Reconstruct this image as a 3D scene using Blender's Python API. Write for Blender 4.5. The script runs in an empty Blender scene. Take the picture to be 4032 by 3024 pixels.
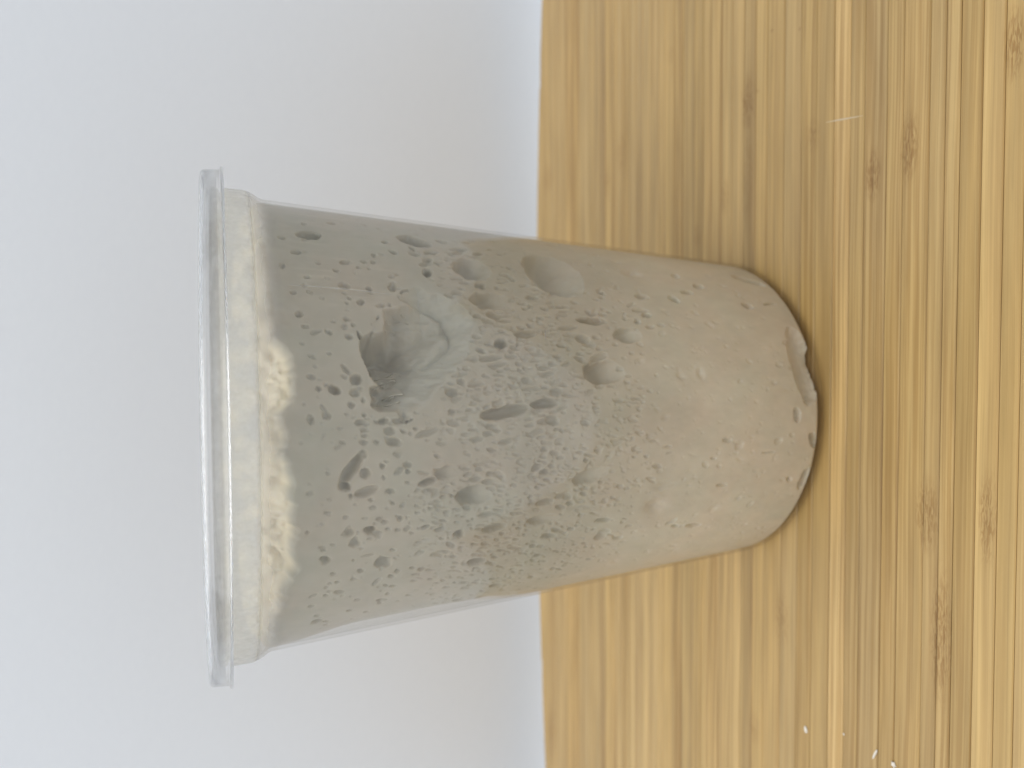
import bpy, math, random
import numpy as np

# ---------------------------------------------------------------- scene, camera, light
sc = bpy.context.scene
col = sc.collection
MM = 0.001
sc.render.engine = 'CYCLES'
sc.cycles.max_bounces = 14
sc.cycles.diffuse_bounces = 5
sc.cycles.glossy_bounces = 6
sc.cycles.transmission_bounces = 12
sc.cycles.transparent_max_bounces = 32
sc.cycles.blur_glossy = 0.5
sc.cycles.use_denoising = True
sc.cycles.denoising_prefilter = 'ACCURATE'
sc.view_settings.view_transform = 'Standard'
sc.view_settings.look = 'None'
sc.view_settings.gamma = 1.0
sc.view_settings.exposure = 0.0

# phone camera held sideways: the world's up points to the left of the picture
YAW, PITCH, ROLL = -0.0107, 0.3739, -0.0197
cam_pos = np.array([10.1162, -188.3225, 142.5657])
fwd = np.array([math.sin(YAW) * math.cos(PITCH), math.cos(YAW) * math.cos(PITCH), -math.sin(PITCH)])
rgt = np.array([math.cos(YAW), -math.sin(YAW), 0.0])
upv = np.cross(rgt, fwd)
rgt2 = rgt * math.cos(ROLL) + upv * math.sin(ROLL)
up2 = -rgt * math.sin(ROLL) + upv * math.cos(ROLL)
cd = bpy.data.cameras.new('camera')
cam = bpy.data.objects.new('camera', cd)
col.objects.link(cam)
from mathutils import Matrix, Vector
X, Y, Z = -up2, rgt2, -fwd
cam.matrix_world = Matrix(((X[0], Y[0], Z[0], cam_pos[0] * MM), (X[1], Y[1], Z[1], cam_pos[1] * MM),
                           (X[2], Y[2], Z[2], cam_pos[2] * MM), (0, 0, 0, 1)))
cd.sensor_width = 36.0
cd.lens = 36.0 * 2930 / 4032
cd.clip_start = 0.01
cd.clip_end = 50
cd.dof.use_dof = True
cd.dof.focus_distance = 0.141
cd.dof.aperture_fstop = 16.0
sc.camera = cam

w = bpy.data.worlds.new('World')
sc.world = w
w.use_nodes = True
bg = w.node_tree.nodes['Background']
bg.inputs['Color'].default_value = (0.96, 0.98, 1.0, 1)
bg.inputs['Strength'].default_value = 0.42

def area(name, loc, target, sx, sy, power, color):
    l = bpy.data.lights.new(name, 'AREA')
    l.shape = 'RECTANGLE'; l.size = sx; l.size_y = sy
    l.energy = power; l.color = color
    o = bpy.data.objects.new(name, l)
    o.location = loc
    d = Vector(target) - Vector(loc)
    o.rotation_euler = d.to_track_quat('-Z', 'Y').to_euler()
    col.objects.link(o)
    return o
area('window_light', (-0.36, -0.26, 1.6), (0.0, 0.06, 0.05), 2.1, 1.7, 29.6, (1.0, 0.985, 0.955))

# ---------------------------------------------------------------- helpers
def link(name, me, mat=None, parent=None):
    o = bpy.data.objects.new(name, me)
    col.objects.link(o)
    if mat: me.materials.append(mat)
    if parent: o.parent = parent
    return o

def mesh_np(name, V, F, smooth=True):
    """V (n,3) in mm, F (m,4) or (m,3)"""
    V = np.asarray(V, np.float32) * MM
    F = np.asarray(F, np.int32)
    me = bpy.data.meshes.new(name)
    me.vertices.add(len(V)); me.vertices.foreach_set('co', V.ravel())
    k = F.shape[1]
    me.loops.add(F.size); me.loops.foreach_set('vertex_index', F.ravel())
    me.polygons.add(len(F)); me.polygons.foreach_set('loop_start', np.arange(0, F.size, k, dtype=np.int32))
    try: me.polygons.foreach_set('loop_total', np.full(len(F), k, np.int32))
    except Exception: pass
    me.polygons.foreach_set('use_smooth', np.full(len(F), smooth, bool))
    me.update(calc_edges=True); me.validate()
    return me

def lathe(profile, n=192, closed=False):
    p = np.array(profile, float)
    th = np.linspace(0, 2 * np.pi, n, endpoint=False)
    V = np.stack([p[:, 0][None] * np.cos(th)[:, None], p[:, 0][None] * np.sin(th)[:, None],
                  np.repeat(p[:, 1][None], n, 0)], -1).reshape(-1, 3)
    m = len(p); F = []
    for j in range(m if closed else m - 1):
        j2 = (j + 1) % m
        i = np.arange(n); i2 = (i + 1) % n
        F.append(np.stack([i * m + j, i2 * m + j, i2 * m + j2, i * m + j2], -1))
    return V, np.concatenate(F)

def mat(name):
    m = bpy.data.materials.new(name); m.use_nodes = True
    nt = m.node_tree
    for n in list(nt.nodes): nt.nodes.remove(n)
    out = nt.nodes.new('ShaderNodeOutputMaterial')
    def N(t, **kw):
        n = nt.nodes.new(t)
        for k, v in kw.items():
            if hasattr(n, k): setattr(n, k, v)
        return n
    def L(a, b): nt.links.new(a, b)
    return m, N, L, out

rng = np.random.default_rng(7)

def vnoise(x, y, seed=0):
    """smooth value noise in [-1,1]"""
    r = np.random.default_rng(seed)
    T = r.uniform(-1, 1, (256, 256))
    xi = np.floor(x).astype(int); yi = np.floor(y).astype(int)
    fx = x - xi; fy = y - yi
    fx = fx * fx * (3 - 2 * fx); fy = fy * fy * (3 - 2 * fy)
    g = lambda a, b: T[a & 255, b & 255]
    return (g(xi, yi) * (1 - fx) + g(xi + 1, yi) * fx) * (1 - fy) + (g(xi, yi + 1) * (1 - fx) + g(xi + 1, yi + 1) * fx) * fy

def fbm(x, y, seed=0, o=3):
    s = 0; a = 1.0
    for k in range(o):
        s = s + a * vnoise(x * 2 ** k, y * 2 ** k, seed + k * 11); a *= 0.5
    return s / 1.75

def sstep(a, b, x):
    t = np.clip((x - a) / (b - a), 0, 1)
    return t * t * (3 - 2 * t)

# ---------------------------------------------------------------- materials
def m_wall():
    m, N, L, out = mat('white_painted_wall')
    b = N('ShaderNodeBsdfPrincipled')
    tc = N('ShaderNodeTexCoord'); mp = N('ShaderNodeMapping'); mp.inputs['Scale'].default_value = (260, 260, 900)
    n = N('ShaderNodeTexNoise'); n.inputs['Scale'].default_value = 1.0; n.inputs['Detail'].default_value = 3
    L(tc.outputs['Object'], mp.inputs['Vector']); L(mp.outputs['Vector'], n.inputs['Vector'])
    r = N('ShaderNodeValToRGB')
    r.color_ramp.elements[0].color = (0.81, 0.85, 0.91, 1); r.color_ramp.elements[1].color = (0.845, 0.885, 0.94, 1)
    L(n.outputs['Fac'], r.inputs['Fac']); L(r.outputs['Color'], b.inputs['Base Color'])
    bp = N('ShaderNodeBump'); bp.inputs['Strength'].default_value = 0.06; bp.inputs['Distance'].default_value = 0.0006
    L(n.outputs['Fac'], bp.inputs['Height']); L(bp.outputs['Normal'], b.inputs['Normal'])
    b.inputs['Roughness'].default_value = 0.75
    b.inputs['Specular IOR Level'].default_value = 0.2
    L(b.outputs['BSDF'], out.inputs['Surface'])
    return m

# pale and dark marks of the bamboo nodes, in the board's own millimetres (x, y, half x, half y, strength)
NODES = [(-44.5, -74.9, 19.5, 3.4, 0.90), (-19.4, -71.4, 10.4, 3.9, 0.90), (-17.2, -84.9, 12.1, 2.6, 0.90), (57.7, -55.9, 8.4, 3.2, 1.00), (61.5, -65.8, 10.1, 3.3, 1.00), (71.9, -37.0, 5.6, 3.3, 0.60),
         (88.2, -11.8, 10.8, 3.9, 1.00), (68.3, -12.3, 20.3, 3.1, 0.45), (83.8, 72.2, 9.2, 3.9, 0.50), (91.9, 61.4, 10.1, 4.8, 0.50), (53.2, 12.5, 5.5, 3.0, 0.50), (63.2, -1.6, 7.1, 3.2, 0.60),
         (75.0, -88.6, 9.6, 2.8, 1.00), (-162.4, 127.0, 19.2, 6.9, 0.80), (-92.7, -16.3, 6.5, 3.1, 0.50), (-56.7, -27.1, 10.1, 4.3, 0.50), (97.3, 129.2, 9.4, 8.9, 0.50), (116.0, 28.3, 4.2, 3.8, 0.30),
         (104.5, -21.2, 0.7, 0.9, 1.00), (100.7, -31.8, 0.7, 0.6, 1.00), (90.0, -15.8, 0.7, 0.7, 1.00)]

def m_bamboo():
    m, N, L, out = mat('bamboo')
    b = N('ShaderNodeBsdfPrincipled')
    oi = N('ShaderNodeObjectInfo')
    tc = N('ShaderNodeTexCoord')
    # slow wander of the fibres
    wn = N('ShaderNodeTexNoise'); wn.inputs['Scale'].default_value = 9.0; wn.inputs['Detail'].default_value = 2
    L(tc.outputs['Object'], wn.inputs['Vector'])
    ws = N('ShaderNodeVectorMath', operation='MULTIPLY_ADD')
    sub = N('ShaderNodeVectorMath', operation='SUBTRACT'); sub.inputs[1].default_value = (0.5, 0.5, 0.5)
    L(wn.outputs['Color'], sub.inputs[0])
    ws.inputs[1].default_value = (0.0, 0.0035, 0.0)
    L(sub.outputs['Vector'], ws.inputs[0]); L(tc.outputs['Object'], ws.inputs[2])
    # node marks
    acc = None
    for (x, y, hx, hy, s) in NODES:
        d = N('ShaderNodeVectorMath', operation='SUBTRACT'); d.inputs[1].default_value = (x * MM, y * MM, 0)
        L(ws.outputs['Vector'], d.inputs[0])
        k = N('ShaderNodeVectorMath', operation='MULTIPLY'); k.inputs[1].default_value = (1 / (hx * MM), 1 / (hy * MM), 0)
        L(d.outputs['Vector'], k.inputs[0])
        ln = N('ShaderNodeVectorMath', operation='LENGTH'); L(k.outputs['Vector'], ln.inputs[0])
        mr = N('ShaderNodeMapRange', interpolation_type='SMOOTHSTEP')
        mr.inputs['From Min'].default_value = 0.25; mr.inputs['From Max'].default_value = 1.0
        mr.inputs['To Min'].default_value = s * 0.72; mr.inputs['To Max'].default_value = 0.0
        L(ln.outputs['Value'], mr.inputs['Value'])
        if acc is None: acc = mr.outputs['Result']
        else:
            mx = N('ShaderNodeMath', operation='MAXIMUM'); L(acc, mx.inputs[0]); L(mr.outputs['Result'], mx.inputs[1]); acc = mx.outputs[0]
    # offset the grain per strip
    off = N('ShaderNodeVectorMath', operation='MULTIPLY_ADD'); off.inputs[1].default_value = (3.1, 0.37, 0.0)
    cmb = N('ShaderNodeCombineXYZ'); L(oi.outputs['Random'], cmb.inputs[0]); L(oi.outputs['Random'], cmb.inputs[1])
    L(cmb.outputs['Vector'], off.inputs[0]); L(ws.outputs['Vector'], off.inputs[2])
    def streak(sx, sy, detail, rough=0.55, dist=0.0):
        mp = N('ShaderNodeVectorMath', operation='MULTIPLY'); mp.inputs[1].default_value = (sx, sy, 1.0)
        L(off.outputs['Vector'], mp.inputs[0])
        n = N('ShaderNodeTexNoise'); n.inputs['Scale'].default_value = 1.0; n.inputs['Detail'].default_value = detail
        n.inputs['Roughness'].default_value = rough; n.inputs['Distortion'].default_value = dist
        L(mp.outputs['Vector'], n.inputs['Vector'])
        return n.outputs['Fac']
    broad = streak(5, 260, 3)
    fine = streak(9, 950, 4, 0.65)
    fleck = streak(420, 2600, 2, 0.5, 0.8)
    hair = streak(6, 1900, 2, 0.5)
    cr = N('ShaderNodeValToRGB')
    e = cr.color_ramp.elements
    e[0].position = 0.25; e[0].color = (0.87, 0.83, 0.79, 1); e[1].position = 0.75; e[1].color = (1.13, 1.13, 1.10, 1)
    L(broad, cr.inputs['Fac'])
    m1 = N('ShaderNodeMix', data_type='RGBA', blend_type='MULTIPLY'); m1.inputs['Factor'].default_value = 1
    L(oi.outputs['Color'], m1.inputs['A']); L(cr.outputs['Color'], m1.inputs['B'])
    blotch = streak(22, 330, 3, 0.5)
    bc = N('ShaderNodeMapRange'); bc.inputs['From Min'].default_value = 0.3; bc.inputs['From Max'].default_value = 0.7
    bc.inputs['To Min'].default_value = 0.86; bc.inputs['To Max'].default_value = 1.10; L(blotch, bc.inputs['Value'])
    m1b = N('ShaderNodeVectorMath', operation='SCALE'); L(m1.outputs['Result'], m1b.inputs[0]); L(bc.outputs['Result'], m1b.inputs['Scale'])
    # fine darker fibre lines
    fr = N('ShaderNodeMapRange', interpolation_type='SMOOTHSTEP')
    fr.inputs['From Min'].default_value = 0.38; fr.inputs['From Max'].default_value = 0.60
    fr.inputs['To Min'].default_value = 0.85; fr.inputs['To Max'].default_value = 0.0
    L(fine, fr.inputs['Value'])
    # some strips are smooth, some are strongly lined; fine hair lines over all
    rs = N('ShaderNodeMath', operation='FRACT'); rm = N('ShaderNodeMath', operation='MULTIPLY'); rm.inputs[1].default_value = 7.31
    L(oi.outputs['Random'], rm.inputs[0]); L(rm.outputs[0], rs.inputs[0])
    ra = N('ShaderNodeMapRange'); ra.inputs['To Min'].default_value = 0.35; ra.inputs['To Max'].default_value = 1.15; L(rs.outputs[0], ra.inputs['Value'])
    hr = N('ShaderNodeMapRange', interpolation_type='SMOOTHSTEP'); hr.inputs['From Min'].default_value = 0.36; hr.inputs['From Max'].default_value = 0.52
    hr.inputs['To Min'].default_value = 0.7; hr.inputs['To Max'].default_value = 0.0; L(hair, hr.inputs['Value'])
    mxl = N('ShaderNodeMath', operation='MAXIMUM'); L(fr.outputs['Result'], mxl.inputs[0]); L(hr.outputs['Result'], mxl.inputs[1])
    lin = N('ShaderNodeMath', operation='MULTIPLY'); L(mxl.outputs[0], lin.inputs[0]); L(ra.outputs['Result'], lin.inputs[1])
    m2 = N('ShaderNodeMix', data_type='RGBA', blend_type='MULTIPLY')
    m2.inputs['B'].default_value = (0.62, 0.52, 0.38, 1)
    L(lin.outputs[0], m2.inputs['Factor']); L(m1b.outputs['Vector'], m2.inputs['A'])
    # nodes: flecks and brown stain
    fk = N('ShaderNodeMapRange', interpolation_type='SMOOTHSTEP')
    fk.inputs['From Min'].default_value = 0.42; fk.inputs['From Max'].default_value = 0.56
    fk.inputs['To Min'].default_value = 1.0; fk.inputs['To Max'].default_value = 0.16
    L(fleck, fk.inputs['Value'])
    fm = N('ShaderNodeMath', operation='MULTIPLY'); L(fk.outputs['Result'], fm.inputs[0]); L(acc, fm.inputs[1])
    m3 = N('ShaderNodeMix', data_type='RGBA', blend_type='MULTIPLY')
    m3.inputs['B'].default_value = (0.56, 0.42, 0.25, 1)
    L(fm.outputs[0], m3.inputs['Factor']); L(m2.outputs['Result'], m3.inputs['A'])
    L(m3.outputs['Result'], b.inputs['Base Color'])
    h = N('ShaderNodeMath', operation='MULTIPLY_ADD'); h.inputs[1].default_value = -0.6
    L(fm.outputs[0], h.inputs[0]); L(fine, h.inputs[2])
    bp = N('ShaderNodeBump'); bp.inputs['Strength'].default_value = 0.5; bp.inputs['Distance'].default_value = 0.00022
    L(h.outputs[0], bp.inputs['Height']); L(bp.outputs['Normal'], b.inputs['Normal'])
    b.inputs['Roughness'].default_value = 0.42
    b.inputs['Specular IOR Level'].default_value = 0.5
    L(b.outputs['BSDF'], out.inputs['Surface'])
    return m

def m_dough():
    m, N, L, out = mat('raw_dough')
    b = N('ShaderNodeBsdfPrincipled')
    at = N('ShaderNodeAttribute', attribute_name='tint')
    L(at.outputs['Color'], b.inputs['Base Color'])
    tc = N('ShaderNodeTexCoord')
    n = N('ShaderNodeTexNoise'); n.inputs['Scale'].default_value = 1500; n.inputs['Detail'].default_value = 3
    L(tc.outputs['Object'], n.inputs['Vector'])
    bp = N('ShaderNodeBump'); bp.inputs['Strength'].default_value = 0.25; bp.inputs['Distance'].default_value = 0.0001
    L(n.outputs['Fac'], bp.inputs['Height']); L(bp.outputs['Normal'], b.inputs['Normal'])
    b.inputs['Roughness'].default_value = 0.5
    b.inputs['Specular IOR Level'].default_value = 0.3
    b.inputs['Subsurface Weight'].default_value = 0.3
    b.inputs['Subsurface Radius'].default_value = (0.0016, 0.0012, 0.0008)
    b.inputs['Subsurface Scale'].default_value = 1.0
    L(b.outputs['BSDF'], out.inputs['Surface'])
    return m

def m_thin(name, tint, milk, milk_col, gloss_rough=0.06, bump=0.0, f0=0.025, mottled=False, graze=0.5, fog=None):
    """thin clear plastic sheet: see-through, a little milky, mirror-like at grazing angles"""
    m, N, L, out = mat(name)
    tr = N('ShaderNodeBsdfTransparent'); tr.inputs['Color'].default_value = (*tint, 1)
    gl = N('ShaderNodeBsdfGlossy'); gl.inputs['Roughness'].default_value = gloss_rough
    di = N('ShaderNodeBsdfDiffuse'); di.inputs['Color'].default_value = (*milk_col, 1)
    tl = N('ShaderNodeBsdfTranslucent'); tl.inputs['Color'].default_value = (*milk_col, 1)
    dm = N('ShaderNodeMixShader'); dm.inputs[0].default_value = 0.5
    L(di.outputs[0], dm.inputs[1]); L(tl.outputs[0], dm.inputs[2])
    mk = N('ShaderNodeMixShader'); mk.inputs[0].default_value = milk
    L(tr.outputs[0], mk.inputs[1]); L(dm.outputs[0], mk.inputs[2])
    fr = N('ShaderNodeLayerWeight'); fr.inputs['Blend'].default_value = 0.5
    pw = N('ShaderNodeMath', operation='POWER'); pw.inputs[1].default_value = 6.0; L(fr.outputs['Facing'], pw.inputs[0])
    sk = N('ShaderNodeMath', operation='MULTIPLY_ADD'); sk.inputs[1].default_value = graze; sk.inputs[2].default_value = f0
    L(pw.outputs[0], sk.inputs[0])
    fx = N('ShaderNodeMixShader'); L(sk.outputs[0], fx.inputs[0]); L(mk.outputs[0], fx.inputs[1]); L(gl.outputs[0], fx.inputs[2])
    if bump or mottled:
        tc = N('ShaderNodeTexCoord'); n = N('ShaderNodeTexNoise'); n.inputs['Scale'].default_value = 260; n.inputs['Detail'].default_value = 4
        L(tc.outputs['Object'], n.inputs['Vector'])
        if bump:
            bp = N('ShaderNodeBump'); bp.inputs['Strength'].default_value = bump; bp.inputs['Distance'].default_value = 0.0004
            L(n.outputs['Fac'], bp.inputs['Height']); L(bp.outputs['Normal'], gl.inputs['Normal']); L(bp.outputs['Normal'], fr.inputs['Normal'])
        if mottled:
            mr = N('ShaderNodeMapRange'); mr.inputs['From Min'].default_value = 0.3; mr.inputs['From Max'].default_value = 0.7
            mr.inputs['To Min'].default_value = milk * 0.6; mr.inputs['To Max'].default_value = min(1, milk * 1.4)
            L(n.outputs['Fac'], mr.inputs['Value']); L(mr.outputs['Result'], mk.inputs[0])
    if fog:                                                       # condensation on the inside, from height fog[0] up to fog[1] (mm)
        g = N('ShaderNodeTexCoord'); sx = N('ShaderNodeSeparateXYZ'); L(g.outputs['Object'], sx.inputs[0])
        nn = N('ShaderNodeTexNoise'); nn.inputs['Scale'].default_value = 170; nn.inputs['Detail'].default_value = 4; L(g.outputs['Object'], nn.inputs['Vector'])
        wz_ = N('ShaderNodeMath', operation='MULTIPLY_ADD'); wz_.inputs[1].default_value = 0.004; L(nn.outputs['Fac'], wz_.inputs[0]); L(sx.outputs['Z'], wz_.inputs[2])
        fm_ = N('ShaderNodeMapRange', interpolation_type='SMOOTHSTEP')
        fm_.inputs['From Min'].default_value = (fog[0] + 2) * MM; fm_.inputs['From Max'].default_value = (fog[1] + 2) * MM
        fm_.inputs['To Min'].default_value = milk; fm_.inputs['To Max'].default_value = fog[2]
        L(wz_.outputs[0], fm_.inputs['Value']); L(fm_.outputs['Result'], mk.inputs[0])
    L(fx.outputs[0], out.inputs['Surface'])
    return m

def m_clear(name, col_, rough=0.02, ior=1.47):
    m, N, L, out = mat(name)
    b = N('ShaderNodeBsdfPrincipled')
    b.inputs['Base Color'].default_value = (*col_, 1)
    b.inputs['Transmission Weight'].default_value = 1.0
    b.inputs['Roughness'].default_value = rough
    b.inputs['IOR'].default_value = ior
    tr = N('ShaderNodeBsdfTransparent'); mx = N('ShaderNodeMixShader'); mx.inputs[0].default_value = 0.82
    L(tr.outputs[0], mx.inputs[1]); L(b.outputs['BSDF'], mx.inputs[2]); L(mx.outputs[0], out.inputs['Surface'])
    return m

def m_plain(name, c, rough=0.6):
    m, N, L, out = mat(name)
    b = N('ShaderNodeBsdfPrincipled')
    tc = N('ShaderNodeTexCoord'); n = N('ShaderNodeTexNoise'); n.inputs['Scale'].default_value = 1200
    L(tc.outputs['Object'], n.inputs['Vector'])
    mx = N('ShaderNodeMix', data_type='RGBA', blend_type='MIX')
    mx.inputs['A'].default_value = (*[v * 0.9 for v in c], 1); mx.inputs['B'].default_value = (*c, 1)
    L(n.outputs['Fac'], mx.inputs['Factor']); L(mx.outputs['Result'], b.inputs['Base Color'])
    b.inputs['Roughness'].default_value = rough
    L(b.outputs['BSDF'], out.inputs['Surface'])
    return m

WALL = m_wall()
BAMBOO = m_bamboo()
DOUGH = m_dough()
CUP = m_thin('clear_cup_plastic', (0.99, 0.985, 0.975), 0.02, (0.8, 0.79, 0.77), 0.06, bump=0.05, f0=0.022, fog=(130.0, 136.5, 0.36))
COLLAR = m_thin('frosted_cup_plastic', (0.97, 0.97, 0.96), 0.62, (0.88, 0.88, 0.86), 0.2, bump=0.2, mottled=True)
LIDM = m_thin('clear_lid_plastic', (0.994, 0.995, 0.995), 0.02, (0.85, 0.85, 0.86), 0.04, graze=0.8)
LIDRIM = m_clear('clear_rim_plastic', (0.99, 0.99, 0.99), 0.03, 1.45)
SCRATCH = m_thin('scuffed_plastic', (0.98, 0.98, 0.98), 0.38, (0.85, 0.83, 0.8), 0.3)
CRUMB = m_plain('dry_dough_flake', (0.82, 0.77, 0.68))

# ---------------------------------------------------------------- the setting
def sheet(name, pts, m):
    me = bpy.data.meshes.new(name)
    me.from_pydata([tuple(c * MM for c in p) for p in pts], [], [(0, 1, 2, 3)])
    o = link(name, me, m); o['kind'] = 'structure'
    return o
TABLE_Z, WALL_Y = -18.0, 168.0
sheet('table_top', [(-1500, -1200, TABLE_Z), (1500, -1200, TABLE_Z), (1500, WALL_Y, TABLE_Z), (-1500, WALL_Y, TABLE_Z)], WALL)
sheet('wall', [(-1500, WALL_Y, TABLE_Z - 5), (1500, WALL_Y, TABLE_Z - 5), (1500, WALL_Y, 1600), (-1500, WALL_Y, 1600)], WALL)

# ---------------------------------------------------------------- cutting board of laminated bamboo strips
TILT = math.radians(-1.72)
board = bpy.data.objects.new('cutting_board', None); col.objects.link(board)
board.rotation_euler = (0, 0, TILT)
board.location = (0, 0, -18 * MM)
board['label'] = 'bamboo cutting board of glued strips with bowed far edge under the cup'
board['category'] = 'cutting board'
def far_edge(x): return 143.2 - 2.65e-4 * (x - 5) ** 2
HALF = 238.0
bt = 17.94
#  far boundary, then (near boundary, brightness, warmth) per strip, in mm across the grain
STRIPS = [(127, 1.02, 1.0), (115, 1.0, .98), (109.4, 1.03, .98), (97.3, 1.05, 1.02), (88, .96, .98), (82.9, .93, 1.0), (74, .86, .96), (64.9, 1.08, 1.04), (55, .99, 1.0),
          (46.3, .96, .95), (35.7, 1.03, .95), (26.4, 1.09, 1.02), (20.9, .95, 1.0), (14.6, .83, 1.02), (10.3, .88, 1.05), (.9, 1.05, 1.05),
          (-4.1, .94, 1.02), (-9.4, 1.06, 1.0), (-14.5, .78, .98), (-19.3, 1.06, 1.02), (-26, .95, 1.0), (-32.3, .92, .98), (-37.6, .93, 1.02), (-43.5, .87, 1.06),
          (-48.6, 1.2, .92), (-52.9, .86, 1.0), (-59.2, .88, .96), (-63.6, 1.0, 1.0), (-70.3, .97, 1.02), (-74, .93, .95), (-77.4, 1.02, 1.0),
          (-82.2, .9, 1.1), (-86.8, 1.05, 1.0), (-90.8, .98, 1.05), (-96, 1.0, 1.0), (-101, .93, 1.0), (-108, 1.03, 1.0), (-114, .9, 1.0),
          (-121, 1.0, 1.0), (-128, .95, 1.0), (-135, 1.05, 1.0), (-142, .93, 1.0)]
BASE = np.array([0.545, 0.383, 0.166])
def strip_mesh(y0, y1, dz):
    """y0 > y1; long bar with eased top edges, cut by the bowed outline of the board"""
    n = 17
    xs = np.linspace(-HALF, HALF, n)
    yb = np.minimum(y0, far_edge(xs)); keep = yb > y1 + 0.5
    if not keep.all():
        # narrow the bar to where it still has width
        lim = math.sqrt(max(0, (143.2 - y1 - 0.6) / 2.65e-4))
        xs = np.linspace(max(-HALF, 5 - lim), min(HALF, 5 + lim), n); yb = np.minimum(y0, far_edge(xs))
    g, e, t = 0.06, 0.22, bt + dz
    V = []
    for x, yy in zip(xs, yb):
        a, c = yy - g, y1 + g
        V += [(x, a, 0), (x, a, t - e), (x, a - e, t), (x, c + e, t), (x, c, t - e), (x, c, 0)]
    F = []
    for i in range(n - 1):
        for j in range(6):
            k = (j + 1) % 6
            F.append((i * 6 + j, i * 6 + k, (i + 1) * 6 + k, (i + 1) * 6 + j))
    me = bpy.data.meshes.new('bamboo_strip')
    me.from_pydata([tuple(c * MM for c in v) for v in V], [], F + [tuple(range(6)), tuple(reversed(range((n - 1) * 6, n * 6)))])
    return me
prev = 143.4
FINE = []
for y1, br, wm in STRIPS:                                          # wide bands are several narrow strips of nearly one tone
    k = max(1, round((prev - y1) / 5.6))
    cuts = prev + (y1 - prev) * (np.arange(1, k + 1) + np.append(rng.uniform(-.2, .2, k - 1), 0)) / k
    FINE += [(c, br * rng.uniform(.95, 1.05), wm * rng.uniform(.97, 1.05)) for c in cuts]
    prev = y1
prev = 143.4
for y1, br, wm in FINE:
    br = 1 + (br - 1) * 0.8
    o = link('bamboo_strip', strip_mesh(prev, y1, rng.uniform(-0.035, 0.035)), BAMBOO, board)
    o.color = (*(BASE * br * np.array([1.0, 1 - (wm - 1) * .25, 1 - (wm - 1) * 1.2])), 1)
    prev = y1

# ---------------------------------------------------------------- the tub
R3, RC, ZC = 43.17, 52.234, 133.54
def Rout(z): return R3 + (z - 3.0) * (RC - R3) / (ZC - 3.0)
tub = bpy.data.objects.new('deli_tub', None); col.objects.link(tub)
tub['label'] = 'tall clear plastic tub with snap-on lid standing on the cutting board'
tub['category'] = 'tub'
t = 0.7
SH = [(Rout(ZC - .4), ZC - .4), (52.5, ZC + .4), (53.1, ZC + 1.3), (53.55, ZC + 2.2), (53.75, ZC + 2.75)]       # stepped shoulder
outer = [(0.01, 0.9), (38.0, 0.9), (39.4, 0.05), (40.7, 0.05), (41.7, 0.35), (42.5, 1.0), (43.0, 2.0), (R3, 3.0)] + [(Rout(z), z) for z in np.linspace(8, ZC - 1.2, 26)] + SH
inner = [(r - t, z) for r, z in reversed(SH)] + [(Rout(z) - t, z) for z in np.linspace(ZC - 1.2, 8, 26)] + [(R3 - t, 3.2), (42.1, 2.2), (41.2, 1.5), (0.01, 1.5)]
V, F = lathe(outer + inner, 256)
link('cup_body', mesh_np('cup_body', V, F), CUP, tub)
# stepped collar above the body, up to the rolled rim under the lid
co = [(53.78, ZC + 2.78), (54.0, ZC + 3.6), (54.05, ZC + 5), (54.1, 141.6), (54.2, 144.2)]
ci = [(r - t, z) for r, z in reversed(co)]
V, F = lathe(co + ci, 256, True)
collar = link('cup_collar', mesh_np('cup_collar', V, F), COLLAR, tub)
rim = [(54.25, 144.3), (55.2, 144.75), (56.2, 144.5), (56.55, 143.8), (56.55, 142.4), (56.0, 142.4), (56.0, 143.6), (55.6, 144.0), (54.8, 144.0), (54.25, 143.6)]
V, F = lathe(rim, 256, True)
link('rolled_rim', mesh_np('rolled_rim', V, F), m_thin('rim_plastic', (0.98, 0.98, 0.98), 0.1, (0.9, 0.9, 0.9), 0.1, bump=0.1, mottled=True), tub)
# lid: skirt with lip, flat rim, sunken middle
lo = [(57.9, 141.15), (58.6, 141.15), (58.65, 141.6), (58.1, 141.9), (57.95, 142.4), (57.8, 144.8), (57.74, 145.15), (57.58, 145.42), (57.32, 145.62), (56.95, 145.73), (56.5, 145.75), (54.0, 145.75), (53.5, 145.5), (53.2, 144.9), (53.1, 142.9)]
li = [(0.01, 142.2), (52.6, 142.0), (53.45, 142.7), (53.65, 144.8), (54.0, 145.2), (54.4, 145.35), (56.7, 145.35), (57.2, 145.1), (57.4, 144.7), (57.5, 142.3), (57.6, 141.8)]
V, F = lathe(lo + li[2:], 256, True)
lid = link('lid', mesh_np('lid', V, F), LIDRIM, tub)
V, F = lathe([(53.0, 142.75), (52.4, 142.4), (0.01, 142.6), (0.01, 142.2), (52.6, 142.0), (53.25, 142.55)], 192, True)
link('lid_panel', mesh_np('lid_panel', V, F), LIDM, lid)

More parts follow.
